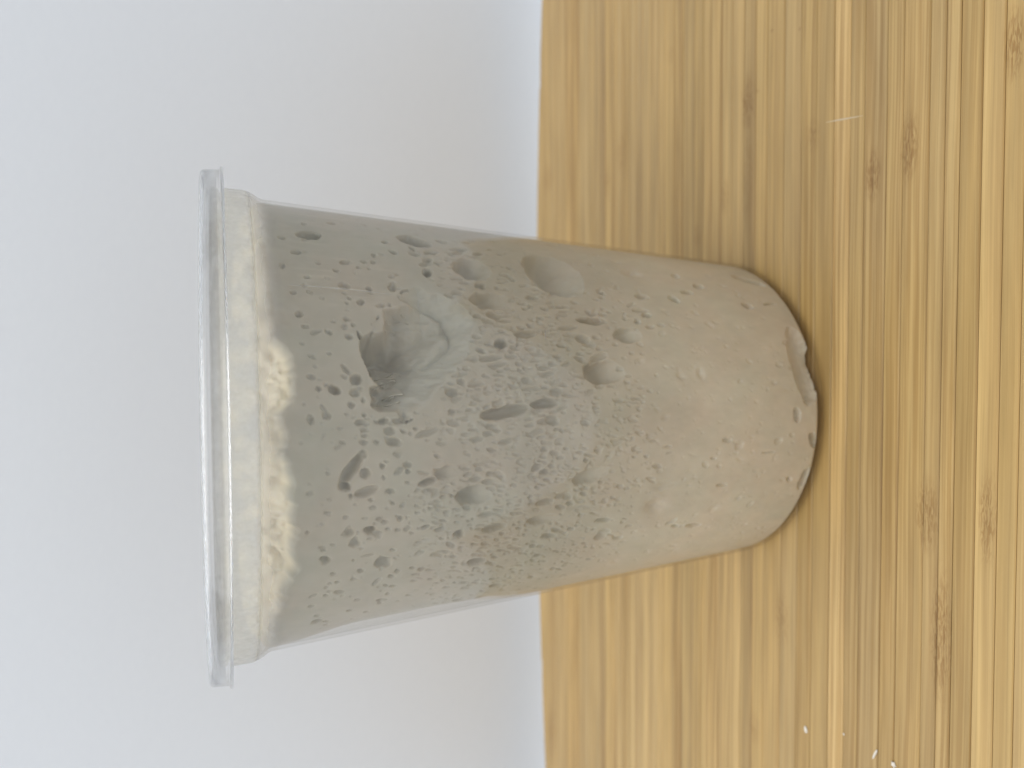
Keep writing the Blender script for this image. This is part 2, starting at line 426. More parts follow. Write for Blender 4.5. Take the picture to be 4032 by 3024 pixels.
# fine white scuffs on the outside of the cup: lists of (angle, height)
SC = [[(-57.6, 130.15), (-57.47, 125.03), (-57.69, 117.82), (-58.24, 110.6)], [(-65.08, 78.22), (-67, 78.4), (-68.63, 78.5)], [(-81.6, 85.91), (-82.94, 85.77)],
      [(-61.06, 66.12), (-63.13, 65.09)], [(-60.64, 63.87), (-62.65, 63.74)], [(-47.33, 56.95), (-48.14, 56.52)], [(-36.55, 76.39), (-38.5, 76.7)], [(-41.32, 79.26), (-43.64, 78.94)],
      [(-48.54, 79.45), (-50.11, 78.84)], [(-119.95, 76.98), (-117.7, 77.07), (-117.94, 75.86)], [(-120.52, 73.5), (-119.24, 72.3)], [(-121.82, 72.42), (-120.17, 71.93)],
      [(-122.62, 68.92), (-123.41, 67.57)], [(-124.35, 67.62), (-122.76, 67.52)], [(-113.71, 72.51), (-112.88, 72.01)], [(-115.0, 73.18), (-114.65, 72.92)], [(-116.2, 73.98), (-116.12, 73.56)]]
def ribbon(pts, wid, lift):
    """thin raised sliver lying on the cup wall"""
    P = []
    for k in range(len(pts) - 1):
        for s in np.linspace(0, 1, 5)[(0 if k == 0 else 1):]:
            P.append((1 - s) * np.array(pts[k]) + s * np.array(pts[k + 1]))
    P = np.array(P); n = len(P)
    xyz = lambda a, z, up: np.array([(Rout(z) + up) * math.cos(math.radians(a)), (Rout(z) + up) * math.sin(math.radians(a)), z])
    V = []; F = []
    for i, (a, z) in enumerate(P):
        j, k = max(0, i - 1), min(n - 1, i + 1)
        d = np.array([(P[k, 0] - P[j, 0]) * math.pi / 180 * Rout(z), P[k, 1] - P[j, 1]]); d /= np.linalg.norm(d) + 1e-9
        wv = wid * (0.25 + 0.75 * math.sin(math.pi * (i + .5) / n)) * (1 + 0.35 * math.sin(i * 2.3))
        da, dz = -d[1] * wv / Rout(z) * 180 / math.pi, d[0] * wv
        V += [xyz(a - da, z - dz, 0.01), xyz(a, z, lift), xyz(a + da, z + dz, 0.01)]
        if i: F += [(i * 3 - 3, i * 3 - 2, i * 3 + 1, i * 3), (i * 3 - 2, i * 3 - 1, i * 3 + 2, i * 3 + 1)]
    return V, F
for k, s in enumerate(SC):
    V, F = ribbon(s, 0.16 if k == 0 else 0.12, 0.05)
    link('scuff', mesh_np('scuff', V, F), SCRATCH, tub)

# ---------------------------------------------------------------- the dough
# every air pocket against the wall: kind, angle, height, long axis (along wall, up), short axis (along wall, up) in mm
BUB = """d -38.7 125.1 0.16 -2.56 -1.78 0.24;n -48.3 118.8 0.47 -1.13 -0.69 0.0;n -54.2 126.7 0.07 -0.65 -0.53 0.04;n -60.1 116.9 0.06 -0.72 -0.7 0.07;
n -46.5 128.3 0.18 -1.06 -0.65 0.05;n -51.4 131.1 0.07 -0.51 -0.76 0.05;n -44.6 112.6 -0.22 -0.47 -0.64 0.23;n -47.5 113.1 0.05 -0.35 -0.42 0.06;
n -56.6 127.3 0.04 -0.43 -0.34 0.02;n -58.4 126.5 -0.08 -0.58 -0.33 0.07;n -60.6 119.7 0.03 -0.35 -0.32 0.03;n -57.4 114.8 0.04 -0.46 -0.28 0.03;
n -41.4 130.7 -0.09 -0.68 -0.53 0.08;n -32.8 125.7 0.17 -0.48 -0.79 0.08;n -51.6 117.2 0.04 -0.33 -0.26 0.03;n -49.9 114.2 0.05 -0.38 -0.28 0.04;
n -49.8 116.3 0.08 -0.56 -0.42 0.05;n -58.8 129.5 0.05 -0.58 -0.39 0.02;n -64.1 128.8 0.04 -0.63 -0.65 0.04;n -67.0 127.7 0.03 -0.66 -0.41 0.02;
n -68.2 125.9 0.49 -1.12 -0.38 -0.1;n -68.1 123.6 -0.29 -0.77 -0.5 0.19;n -70.8 128.6 0.01 -0.32 -0.32 0.02;n -73.6 126.9 -0.34 -0.69 -0.35 0.17;
n -75.8 126.4 0.13 -0.34 -0.26 -0.08;n -76.3 120.9 -0.97 -0.79 -0.33 0.37;n -78.4 119.1 -0.0 -1.11 -1.12 0.06;n -77.9 121.2 -0.21 -0.54 -0.32 0.13;
d -80.7 123.1 -0.45 -1.15 -0.79 0.31;n -80.5 118.5 -0.01 -0.68 -0.48 0.02;n -80.4 126.0 -0.01 -0.57 -0.54 0.02;n -78.4 125.8 -0.0 -0.24 -0.22 0.01;
n -84.6 125.1 -0.83 -0.54 -0.23 0.34;n -83.0 118.0 -0.59 -0.08 -0.07 0.42;n -86.6 127.6 -0.97 -0.14 -0.09 0.63;n -83.9 120.2 -0.02 -0.67 -0.59 0.02;
n -83.5 128.7 -0.01 -0.29 -0.26 0.01;d -88.8 122.4 0.03 -0.58 -0.22 -0.01;n -88.5 121.5 -0.01 -0.17 -0.15 0.0;n -90.2 125.3 0.76 -0.29 -0.08 -0.18;
n -92.6 122.7 0.25 -0.81 -0.32 -0.11;n -88.1 117.5 0.36 -0.47 -0.27 -0.21;n -86.5 119.8 0.11 -0.49 -0.23 -0.05;n -90.7 119.4 0.2 -0.26 -0.13 -0.11;
n -91.2 129.3 -0.29 0.0 0.01 0.22;n -94.4 118.1 0.62 -0.55 -0.53 -0.59;n -85.8 121.0 -0.02 -0.5 -0.3 0.01;n -66.3 120.4 0.03 -0.6 -0.43 0.03;
n -66.1 118.9 0.02 -0.38 -0.43 0.04;n -86.6 125.3 -0.01 -0.2 -0.16 0.0;n -91.4 123.8 -0.01 -0.25 -0.17 0.0;n -89.7 127.5 -0.01 -0.19 -0.2 0.0;
n -86.9 117.4 -0.02 -0.51 -0.25 0.01;n -97.9 124.6 -0.03 -0.36 -0.31 -0.0;d -97.5 120.3 3.07 -2.22 -0.72 -0.9;d -101.1 121.5 -0.35 -1.25 -0.94 0.15;
n -102.7 117.5 0.59 -2.1 -0.97 -0.35;n -103.3 120.3 -0.05 -0.48 -0.51 -0.01;n -99.7 128.0 -0.02 -0.24 -0.26 -0.0;n -106.5 116.2 0.11 -0.67 -0.38 -0.11;
n -110.6 120.6 0.24 -0.61 -0.23 -0.1;d -112.1 116.5 -0.19 -1.25 -0.93 -0.05;n -112.1 118.8 -0.45 -0.02 0.04 0.26;
n -113.1 115.3 -0.09 -0.54 -0.46 -0.03;n -114.2 116.3 -0.12 -0.72 -0.32 -0.02;n -114.3 119.5 1.0 -0.73 -0.48 -0.43;
n -114.8 125.4 -0.12 -0.68 -0.32 -0.01;n -118.2 124.7 -0.2 -1.03 -0.95 -0.04;n -116.4 118.0 -0.08 -0.45 -0.27 -0.02;
n -110.5 128.2 -0.06 -0.41 -0.39 -0.01;n -109.4 115.0 0.03 -0.52 -0.4 -0.08;n -108.0 121.3 0.15 -0.55 -0.34 -0.12;
n -118.6 116.5 0.11 -1.39 -0.28 -0.07;n -104.4 125.4 0.07 -0.4 -0.18 -0.05;n -128.8 126.5 0.39 -0.77 -0.35 -0.11;d -35.3 102.4 -1.32 -3.52 -2.41 0.78;
n -37.8 109.2 0.2 -0.83 -0.6 0.11;n -42.3 108.2 -0.47 -0.93 -0.7 0.26;n -39.7 103.6 -0.65 -0.57 -0.82 0.39;n -42.2 103.5 -0.16 -1.26 -0.81 0.24;
n -40.5 99.5 0.08 -1.67 -0.79 0.21;n -46.0 101.7 0.55 -1.5 -0.69 0.08;n -44.2 101.0 0.2 -1.16 -0.86 0.18;d -49.2 101.8 0.16 -1.19 -1.4 0.27;
r -46.2 91.4 -1.11 -4.03 -3.54 1.46;n -49.6 92.5 0.01 -1.46 -0.9 0.26;n -37.2 92.0 0.11 -1.76 -0.93 0.28;n -39.3 92.9 0.34 -1.59 -0.63 0.16;
n -38.6 88.1 0.54 -1.47 -0.78 0.18;n -33.4 95.7 -0.06 -1.48 -0.77 0.24;n -52.2 90.8 0.15 -1.29 -0.97 0.22;r -57.1 89.0 -0.38 -4.7 -2.24 0.74;
r -57.6 88.0 0.73 -2.65 -1.8 0.11;d -57.2 107.1 0.19 -2.12 -1.54 0.23;n -55.3 110.1 0.09 -0.86 -0.98 0.14;n -61.7 88.1 0.3 -2.99 -0.46 0.08;
n -63.0 87.3 0.01 -1.88 -0.5 0.12;n -64.7 91.0 0.12 -1.14 -0.3 0.04;n -62.0 80.5 0.06 -0.99 -0.28 0.06;n -58.6 80.5 0.06 -0.78 -0.22 0.05;
n -58.6 76.7 0.08 -1.02 -0.38 0.1;n -60.2 117.0 0.06 -0.72 -0.7 0.07;n -47.4 113.1 0.07 -0.42 -0.54 0.08;n -44.5 112.6 0.09 -0.49 -0.59 0.09;
n -60.8 112.7 0.04 -0.55 -0.54 0.06;n -60.5 111.3 -0.55 0.07 -0.03 0.37;R -44.4 70.9 -5.02 -5.97 -6.27 4.23;n -65.0 77.1 0.04 -0.89 -0.34 0.07;
n -66.5 82.8 0.27 -2.83 -0.97 0.13;d -69.4 88.6 0.05 -1.41 -1.07 0.16;n -69.7 91.5 0.03 -1.02 -0.41 0.06;n -71.5 93.3 -0.27 -1.09 -0.54 0.21;
n -73.3 91.5 0.42 -2.75 -0.73 -0.02;n -74.9 90.1 0.4 -2.25 -0.53 -0.04;n -72.8 87.2 -0.07 -1.02 -0.44 0.1;n -70.6 82.1 -0.08 -1.37 -0.41 0.1;
n -75.8 88.0 0.15 -0.87 -0.27 -0.02;n -76.6 89.6 0.0 -0.85 -0.34 0.04;n -76.3 85.3 0.0 -0.67 -0.39 0.04;n -75.5 79.5 0.24 -1.74 -0.59 -0.01;
n -77.2 78.9 0.46 -1.93 -0.53 -0.09;n -78.0 81.7 0.1 -0.81 -0.27 -0.01;n -79.1 82.0 -0.0 -0.68 -0.19 0.02;n -79.2 79.3 -0.0 -0.47 -0.27 0.03;
n -78.4 86.1 -0.19 -1.42 -0.34 0.09;n -73.4 84.1 0.01 -0.8 -0.36 0.05;n -74.0 82.2 0.01 -0.74 -0.28 0.04;n -72.3 80.9 0.02 -1.07 -0.28 0.04;
n -72.3 76.5 0.02 -0.99 -0.25 0.04;n -79.8 95.2 0.29 -1.86 -0.51 -0.06;n -77.4 98.1 0.43 -1.0 -0.34 -0.13;n -80.2 101.9 0.34 -0.79 -0.23 -0.1;
n -83.0 99.3 0.16 -1.1 -0.39 -0.05;n -80.3 87.0 -0.21 -1.2 -0.46 0.13;n -81.0 83.4 -0.02 -2.1 -0.42 0.04;n -79.7 83.3 -0.01 -1.58 -0.23 0.02;
n -81.0 90.5 -0.01 -0.5 -0.37 0.03;n -81.5 92.4 -0.01 -0.7 -0.26 0.02;n -82.5 96.1 -0.01 -0.35 -0.25 0.02;n -82.4 97.3 -0.0 -0.27 -0.22 0.01;
n -83.0 95.1 0.12 -1.08 -0.4 -0.04;n -84.3 96.1 0.19 -0.86 -0.32 -0.07;n -85.1 93.1 0.48 -0.97 -0.35 -0.2;n -85.5 94.9 -0.01 -0.47 -0.29 0.01;
n -85.8 97.1 0.2 -0.91 -0.25 -0.06;n -87.4 97.4 0.28 -0.71 -0.3 -0.14;n -87.5 101.3 -0.01 -0.41 -0.18 0.01;n -88.2 102.7 -0.01 -0.34 -0.14 0.0;
n -90.5 105.6 0.87 -2.58 -0.58 -0.23;n -92.6 95.3 0.44 -1.36 -0.48 -0.2;n -93.6 89.2 0.33 -1.76 -0.51 -0.15;n -92.3 98.7 0.2 -0.52 -0.2 -0.1;
n -93.4 102.8 0.1 -0.35 -0.14 -0.05;n -94.2 98.2 -0.02 -0.39 -0.15 -0.0;d -86.4 89.3 0.91 -5.62 -1.36 -0.26;d -84.7 80.2 0.17 -3.21 -1.1 -0.04;
n -89.8 92.2 -0.07 -1.59 -0.64 0.01;n -89.0 80.2 0.46 -1.84 -0.55 -0.18;n -89.9 83.4 0.18 -0.91 -0.26 -0.07;n -91.8 82.3 0.77 -2.11 -0.49 -0.25;
n -93.0 81.2 0.21 -1.13 -0.34 -0.1;n -91.9 79.5 -0.02 -0.47 -0.25 0.0;n -93.0 78.3 0.13 -0.95 -0.27 -0.06;n -94.5 80.3 0.15 -0.82 -0.3 -0.09;
n -95.3 79.5 0.08 -0.84 -0.19 -0.04;n -86.9 78.2 -0.03 -1.08 -0.3 0.01;d -87.1 110.0 0.2 -1.51 -1.11 -0.17;d -87.6 114.3 0.25 -1.1 -0.58 -0.14;
n -88.1 117.5 0.31 -0.4 -0.27 -0.21;n -90.4 109.1 -0.02 -0.36 -0.35 0.01;n -83.0 118.0 -0.59 0.02 0.01 0.43;n -69.1 82.2 0.03 -0.86 -0.25 0.04;
n -68.5 83.3 0.01 -0.38 -0.25 0.04;n -69.7 84.9 -0.52 0.08 -0.01 0.46;n -79.2 88.6 -0.0 -0.57 -0.23 0.02;n -78.7 90.4 -0.0 -0.81 -0.23 0.02;
n -84.0 85.9 -0.02 -0.93 -0.34 0.02;n -84.2 90.5 -0.01 -0.6 -0.33 0.02;n -84.2 89.6 -0.01 -0.49 -0.41 0.02;n -84.1 88.1 -0.01 -0.51 -0.22 0.01;
n -80.4 91.4 -0.0 -0.56 -0.22 0.02;n -64.9 76.2 0.05 -1.01 -0.32 0.07;n -97.2 114.5 -0.04 -0.52 -0.53 -0.0;n -99.8 114.2 -0.03 -0.39 -0.39 -0.01;
n -98.8 109.6 -0.04 -0.54 -0.5 -0.01;n -101.4 109.5 -0.05 -0.54 -0.33 -0.01;n -103.2 112.9 -0.1 -0.93 -0.56 -0.02;
n -102.5 117.3 0.39 -2.16 -0.81 -0.22;n -109.4 114.7 -0.03 -0.74 -0.44 -0.06;n -106.5 116.0 0.05 -0.65 -0.42 -0.08;
n -105.9 112.3 -0.05 -0.45 -0.42 -0.02;n -106.9 113.4 -0.04 -0.36 -0.23 -0.01;n -103.4 107.5 0.26 -0.69 -0.29 -0.14;
d -101.8 105.5 0.45 -1.93 -0.73 -0.26;r -99.9 101.6 0.49 -2.73 -1.38 -0.42;n -104.8 103.7 0.32 -0.84 -0.37 -0.18;n -105.7 102.2 0.18 -0.67 -0.35 -0.14;
n -105.2 106.6 0.1 -0.57 -0.23 -0.07;n -106.3 110.3 0.15 -0.54 -0.26 -0.1;n -107.1 107.6 -0.06 -0.46 -0.28 -0.02;n -109.0 107.2 -0.08 -0.6 -0.28 -0.02;
n -108.6 105.8 -0.07 -0.53 -0.24 -0.02;n -108.2 103.4 0.1 -0.63 -0.24 -0.08;n -109.0 102.2 -0.08 -0.62 -0.16 -0.01;
n -110.1 101.3 -0.07 -0.51 -0.21 -0.02;n -105.7 100.2 -0.05 -0.48 -0.39 -0.03;n -103.3 101.5 0.12 -0.69 -0.38 -0.12;
R -106.3 95.5 0.12 -4.02 -2.2 -0.48;n -102.1 95.7 0.18 -1.53 -0.54 -0.14;n -100.7 97.3 0.44 -0.91 -0.38 -0.23;n -101.1 91.0 -0.17 -1.22 -0.5 -0.0;
n -98.4 93.7 0.72 -1.95 -0.28 -0.14;d -113.0 105.4 0.3 -0.94 -0.42 -0.18;n -113.1 106.7 0.26 -0.29 -0.22 -0.16;n -113.4 103.8 0.14 -0.62 -0.22 -0.08;
n -114.1 102.2 0.2 -1.28 -0.56 -0.18;n -116.4 98.1 0.17 -1.13 -1.07 -0.37;n -116.0 90.3 0.4 -2.74 -1.01 -0.38;n -111.8 92.4 0.02 -2.01 -0.62 -0.15;
n -113.2 88.3 -0.05 -0.94 -0.23 -0.05;n -112.6 85.1 -0.06 -1.17 -0.41 -0.09;n -111.3 85.3 0.01 -1.15 -0.27 -0.07;n -110.1 85.3 0.08 -0.92 -0.26 -0.09;
n -109.6 87.3 -0.11 -0.85 -0.35 -0.04;n -107.8 86.2 0.04 -0.61 -0.21 -0.06;n -108.3 82.8 0.11 -0.71 -0.47 -0.18;n -105.9 81.3 -0.16 -0.83 -0.41 -0.01;
n -105.2 80.4 -0.18 -0.98 -0.37 -0.0;n -104.1 81.9 -0.05 -0.54 -0.25 -0.02;n -100.7 81.9 0.69 -1.17 -0.52 -0.4;n -102.0 80.0 0.33 -1.29 -0.55 -0.25;
n -102.3 83.1 -0.04 -0.47 -0.36 -0.03;n -101.2 84.9 -0.05 -0.63 -0.2 -0.01;n -101.6 86.1 -0.03 -0.38 -0.16 -0.01;n -99.6 85.1 0.08 -0.92 -0.27 -0.07;
n -98.3 85.6 0.4 -1.11 -0.25 -0.13;n -99.2 80.6 -0.05 -0.64 -0.24 -0.01;r -115.6 79.0 0.32 -4.04 -1.24 -0.45;n -110.3 79.1 0.34 -2.27 -0.78 -0.31;
n -126.7 92.8 0.13 -2.22 -1.25 -0.42;n -121.3 100.9 -0.04 -1.67 -0.58 -0.14;n -120.3 105.9 0.29 -1.04 -0.37 -0.14;
n -125.9 105.0 0.05 -0.85 -0.53 -0.15;n -128.3 89.2 -0.35 -1.36 -0.49 -0.11;n -122.0 91.7 -0.03 -1.14 -0.27 -0.08;n -119.8 86.4 0.02 -0.73 -0.26 -0.09;
n -121.4 86.5 0.02 -1.05 -0.27 -0.09;n -127.8 114.0 0.91 -0.76 -0.48 -0.27;n -118.6 116.5 0.04 -1.41 -0.28 -0.06;n -120.2 110.2 0.21 -0.49 -0.19 -0.08;
n -135.8 87.2 -0.03 -0.87 -0.44 -0.15;n -130.4 110.5 -0.06 -0.86 -0.34 -0.07;d -112.5 95.4 -0.04 -0.28 -0.31 -0.04;n -51.2 49.4 -0.13 -2.0 -0.89 0.46;
n -56.9 51.4 0.06 -2.56 -0.5 0.2;n -58.4 50.1 0.11 -1.57 -0.75 0.26;n -60.2 56.5 0.05 -0.76 -0.46 0.14;n -58.3 56.3 0.04 -0.51 -0.32 0.1;
n -54.9 53.4 0.72 -1.41 -0.38 -0.02;n -61.0 53.3 0.05 -0.89 -0.64 0.2;n -62.5 50.2 0.07 -1.29 -0.5 0.16;n -61.7 46.9 -0.03 -1.15 -0.36 0.15;
d -61.6 65.4 -0.04 -3.99 -0.98 0.33;n -59.0 65.7 -0.66 -0.77 -0.48 0.44;n -64.2 72.1 0.35 -2.57 -0.57 0.08;n -66.4 71.4 0.18 -1.4 -0.44 0.06;
n -67.7 72.6 -0.07 -1.44 -0.33 0.1;n -69.4 74.6 -0.06 -1.14 -0.51 0.14;n -70.7 76.4 0.01 -0.44 -0.21 0.04;n -70.5 73.0 0.02 -0.68 -0.25 0.05;
n -69.2 67.8 -0.13 -1.23 -0.43 0.15;n -71.7 70.4 -0.03 -1.02 -0.38 0.09;n -70.1 65.3 0.02 -0.82 -0.39 0.08;n -57.7 73.0 0.07 -0.81 -0.41 0.11;
n -60.2 72.7 0.11 -1.62 -0.37 0.1;n -61.0 74.1 0.03 -0.46 -0.36 0.09;n -55.7 68.6 -0.2 -0.84 -0.38 0.2;n -47.1 34.8 0.03 -1.96 -0.81 0.46;
n -43.7 29.7 -0.17 -1.59 -0.75 0.5;n -38.1 34.4 -0.47 -0.8 -1.23 0.92;s -39.6 48.1 -0.69 -2.23 -1.82 1.14;n -51.1 40.1 -0.96 -1.21 -0.89 0.8;
n -51.0 60.4 -0.48 -1.21 -0.6 0.39;n -58.2 60.2 0.04 -0.5 -0.32 0.1;n -57.4 61.5 0.04 -0.55 -0.27 0.08;R -65.8 56.9 -0.16 -3.87 -1.82 0.64;
R -76.7 65.0 -0.39 -5.3 -2.74 0.66;d -75.8 60.9 -0.07 -1.06 -0.52 0.14;n -72.5 65.8 0.77 -2.33 -0.89 -0.2;n -74.4 73.7 0.14 -0.72 -0.32 -0.03;
n -75.5 79.6 0.27 -1.63 -0.58 -0.04;n -77.2 79.0 0.35 -1.84 -0.48 -0.05;n -78.3 77.8 -0.0 -0.54 -0.2 0.02;n -79.6 77.6 0.41 -1.03 -0.32 -0.13;
n -82.4 78.1 -0.1 -1.07 -0.34 0.06;n -86.0 76.1 0.57 -1.52 -0.32 -0.15;n -86.9 78.2 0.13 -1.07 -0.26 -0.04;n -88.9 80.2 0.37 -1.87 -0.46 -0.13;
n -91.6 81.7 0.44 -1.6 -0.45 -0.18;n -91.5 74.9 0.03 -0.99 -0.35 -0.03;n -92.0 79.6 -0.02 -0.43 -0.23 0.0;n -92.9 78.2 0.21 -1.15 -0.26 -0.08;
n -93.1 81.2 0.16 -1.14 -0.26 -0.06;n -94.2 76.7 0.15 -1.17 -0.38 -0.1;n -94.5 80.3 0.06 -0.85 -0.19 -0.03;n -95.3 79.8 0.06 -0.63 -0.15 -0.03;
n -95.8 77.2 -0.06 -0.87 -0.16 -0.0;n -97.2 80.6 0.11 -0.61 -0.19 -0.06;n -98.5 76.5 0.13 -1.06 -0.39 -0.11;n -99.2 80.6 0.03 -0.59 -0.28 -0.06;
n -99.3 78.1 -0.03 -0.44 -0.28 -0.02;n -99.1 72.7 -0.05 -0.72 -0.32 -0.02;n -98.1 73.1 -0.03 -0.4 -0.24 -0.01;n -98.7 68.9 -0.05 -0.64 -0.28 -0.02;
n -98.2 67.0 0.17 -0.68 -0.23 -0.11;n -99.8 70.1 -0.05 -0.64 -0.51 -0.04;n -101.4 69.4 -0.58 -0.05 0.03 0.32;n -101.1 76.6 -0.04 -0.48 -0.24 -0.02;
n -102.0 80.0 0.3 -1.19 -0.69 -0.31;n -100.7 82.0 0.5 -1.07 -0.63 -0.41;n -104.3 75.5 -0.05 -0.56 -0.29 -0.03;n -103.6 73.5 0.08 -0.53 -0.21 -0.08;
n -101.9 77.3 -0.03 -0.4 -0.24 -0.02;n -89.9 66.8 0.09 -0.86 -0.31 -0.06;n -90.7 67.7 -0.03 -0.69 -0.27 0.0;n -93.5 64.3 0.05 -0.81 -0.32 -0.06;
n -94.8 60.9 0.22 -1.01 -0.29 -0.12;n -93.5 59.1 0.09 -0.7 -0.2 -0.05;n -95.2 58.4 0.37 -0.68 -0.24 -0.2;n -96.4 63.1 -0.03 -0.52 -0.24 -0.01;
n -91.7 66.7 -0.02 -0.41 -0.16 -0.0;n -82.5 69.7 0.43 -0.92 -0.17 -0.1;n -83.6 67.4 -0.01 -0.57 -0.2 0.02;n -81.7 73.5 -0.01 -0.4 -0.19 0.02;
n -81.8 71.2 -0.01 -0.56 -0.2 0.02;n -84.3 70.4 -0.01 -0.41 -0.19 0.01;n -84.4 62.1 -0.13 -1.4 -0.43 0.08;n -82.5 62.5 -0.01 -0.47 -0.2 0.02;
n -79.5 59.4 -0.13 -0.81 -0.36 0.12;n -71.2 57.1 0.01 -0.61 -0.31 0.07;n -71.2 54.3 0.01 -0.62 -0.26 0.06;n -73.8 56.2 0.01 -0.49 -0.26 0.05;
s -77.8 44.4 -0.91 -0.95 -0.68 0.94;s -76.8 38.6 -1.47 -0.21 -0.23 1.07;n -103.5 51.3 -0.25 -1.53 -0.54 -0.02;n -106.9 52.6 -0.14 -1.4 -0.41 -0.07;
n -97.8 48.8 0.1 -0.86 -0.34 -0.11;n -99.6 48.2 0.17 -1.09 -0.21 -0.09;n -94.9 54.1 0.14 -0.83 -0.28 -0.1;n -98.7 56.6 0.13 -0.81 -0.25 -0.1;
s -99.4 64.5 1.9 -1.47 -0.29 -0.44;r -104.2 68.7 1.2 -4.83 -1.45 -0.72;s -109.8 48.4 0.47 -3.36 -1.08 -0.53;s -116.5 49.6 1.01 -2.74 -1.96 -1.37;
n -108.4 60.7 -0.11 -0.98 -0.5 -0.09;n -118.8 63.2 -0.23 -2.1 -0.77 -0.23;n -125.0 62.5 0.35 -1.63 -0.89 -0.48;n -109.0 75.2 0.28 -1.89 -0.55 -0.22;
n -110.5 79.4 0.1 -1.92 -0.63 -0.2;n -107.9 67.4 -0.09 -0.82 -0.31 -0.05;n -123.6 43.3 0.82 -1.58 -0.49 -0.38;n -125.9 41.5 -0.26 -1.32 -0.62 -0.25;
n -127.0 35.7 -0.11 -2.52 -0.8 -0.43;s -113.4 69.6 -0.22 -4.41 -0.97 -0.27;n -121.5 76.6 -0.05 -2.02 -0.79 -0.27;n -51.1 17.1 -0.54 -1.7 -1.0 0.82;
n -49.1 8.9 0.47 -2.45 -0.51 0.27;n -43.2 29.5 -0.26 -1.54 -0.92 0.64;d -43.3 1.5 -3.24 -0.17 -1.16 1.63;d -35.3 9.3 -1.91 -4.71 -1.43 1.2;
D -73.5 5.6 -10.64 -0.67 -0.84 4.33;D -84.0 5.2 -2.15 -1.42 -0.88 2.27;n -90.7 9.8 -1.81 -0.22 -0.03 1.22;d -99.6 3.9 -2.24 -0.87 -0.1 1.39;
d -114.0 4.1 3.18 -0.57 -0.67 -1.48;n -97.3 31.7 -0.09 -1.48 -0.59 -0.05;n -102.6 35.5 -0.07 -0.92 -0.36 -0.06;n -112.1 31.3 -0.07 -1.69 -0.49 -0.19;
n -113.1 9.6 -0.81 -0.3 0.1 0.86;n -102.3 18.6 -0.02 -2.35 -0.32 -0.09"""
GAP = 0.8
Z0, Z1 = 2.1, 138.0
th = np.concatenate([np.arange(-188, 8, 0.30), np.arange(8, 172, 2.0)])
zz = np.concatenate([np.arange(Z0, 133.0, 0.25), np.arange(133.0, Z1, 0.5)])
nT, nZ = len(th), len(zz)
TH, ZZ = np.meshgrid(th, zz, indexing='ij')
S = np.radians(TH + 90) * 47.0                                    # arc length from the front, for noise
# wobble so that no pocket is a perfect ellipse
wx = 0.35 * vnoise(S / 2.1, ZZ / 2.1, 3) + 0.16 * vnoise(S / .8, ZZ / .8, 5)
wz = 0.35 * vnoise(S / 2.1, ZZ / 2.1, 4) + 0.16 * vnoise(S / .8, ZZ / .8, 6)
depth = np.zeros_like(TH)
def carve(kind, a, z, m11, m12, m21, m22):
    global depth
    M = np.array([[m11, m21], [m12, m22]])
    la = math.hypot(m11, m12); lb = math.hypot(m21, m22)
    ext = 1.35 * max(la, lb) + 0.8
    R = Rout(z)
    da = math.degrees(ext / R)
    i0, i1 = np.searchsorted(th[:nF], [a - da, a + da]); j0, j1 = np.searchsorted(zz, [z - ext, z + ext])
    if i1 <= i0 or j1 <= j0: return
    sl = (slice(i0, i1), slice(j0, j1))
    k = min(1.0, 0.45 * min(la, lb))
    ds = np.radians(TH[sl] - a) * R + wx[sl] * k; dz = ZZ[sl] - z + wz[sl] * k
    Mi = np.linalg.inv(M)
    u = Mi[0, 0] * ds + Mi[0, 1] * dz; v = Mi[1, 0] * ds + Mi[1, 1] * dz
    q2 = u * u + v * v
    base = min(la, lb)
    if kind == 's':
        d = min(1.8, 0.45 * base) * np.exp(-q2 * 1.6)
    else:
        amp = {'n': 1.3, 'p': 1.2, 'q': 0.5, 'd': 1.9, 'D': 1.1, 'r': 1.3, 'R': 1.6}[kind] * base
        amp = min(amp, 3.2 if kind == 'D' else 7.0 if kind in 'dDR' else 5.0)
        d = amp * np.clip(1 - q2 ** 1.6, 0, 1) ** 0.8
        if kind in 'rR':                                          # a deep upper end that runs out downward
            up = dz / (abs(M[1, 0]) + abs(M[1, 1]))
            d = d * (0.18 + 0.82 * sstep(-0.75, 0.75, up))
    depth[sl] = np.maximum(depth[sl], d)
nF = int(np.searchsorted(th[:660], 7.9))
BL = [b.split() for b in BUB.replace('\n', '').split(';') if b.strip()]
BL = [(b[0], *[float(x) for x in b[1:]]) for b in BL]
for b in BL: carve(*b)
# the many small pores between them: denser in the middle, drawn out along the rise of the dough
px = np.array([b[1] for b in BL]); pz = np.array([b[2] for b in BL])
n_small = 0
while n_small < 3600:
    a = rng.uniform(-172, -8); z = rng.uniform(8, 128)
    dens = 0.10 + 1.6 * math.exp(-((a + 95) / 42) ** 2 - ((z - 88) / 20) ** 2) + 0.5 * math.exp(-((a + 105) / 26) ** 2 - ((z - 70) / 14) ** 2)
    dens *= 1 - 0.5 * (z > 104)
    if z < 55: dens *= 0.55
    if rng.random() > dens: continue
    n_small += 1
    ln = float(np.clip(rng.lognormal(-0.82, 0.45), 0.25, 1.6)); asp = rng.uniform(1.5, 4.0) if z < 108 else rng.uniform(1.0, 1.9)
    sh = ln / asp * 1.1; ln *= 1.15
    tilt = math.radians(rng.normal(2 + 16 * sstep(-80, -125, a) - 8 * sstep(-75, -40, a), 7))
    carve('p' if z > 50 else 's', a, z, ln * math.sin(tilt), ln * math.cos(tilt), sh * math.cos(tilt), -sh * math.sin(tilt))

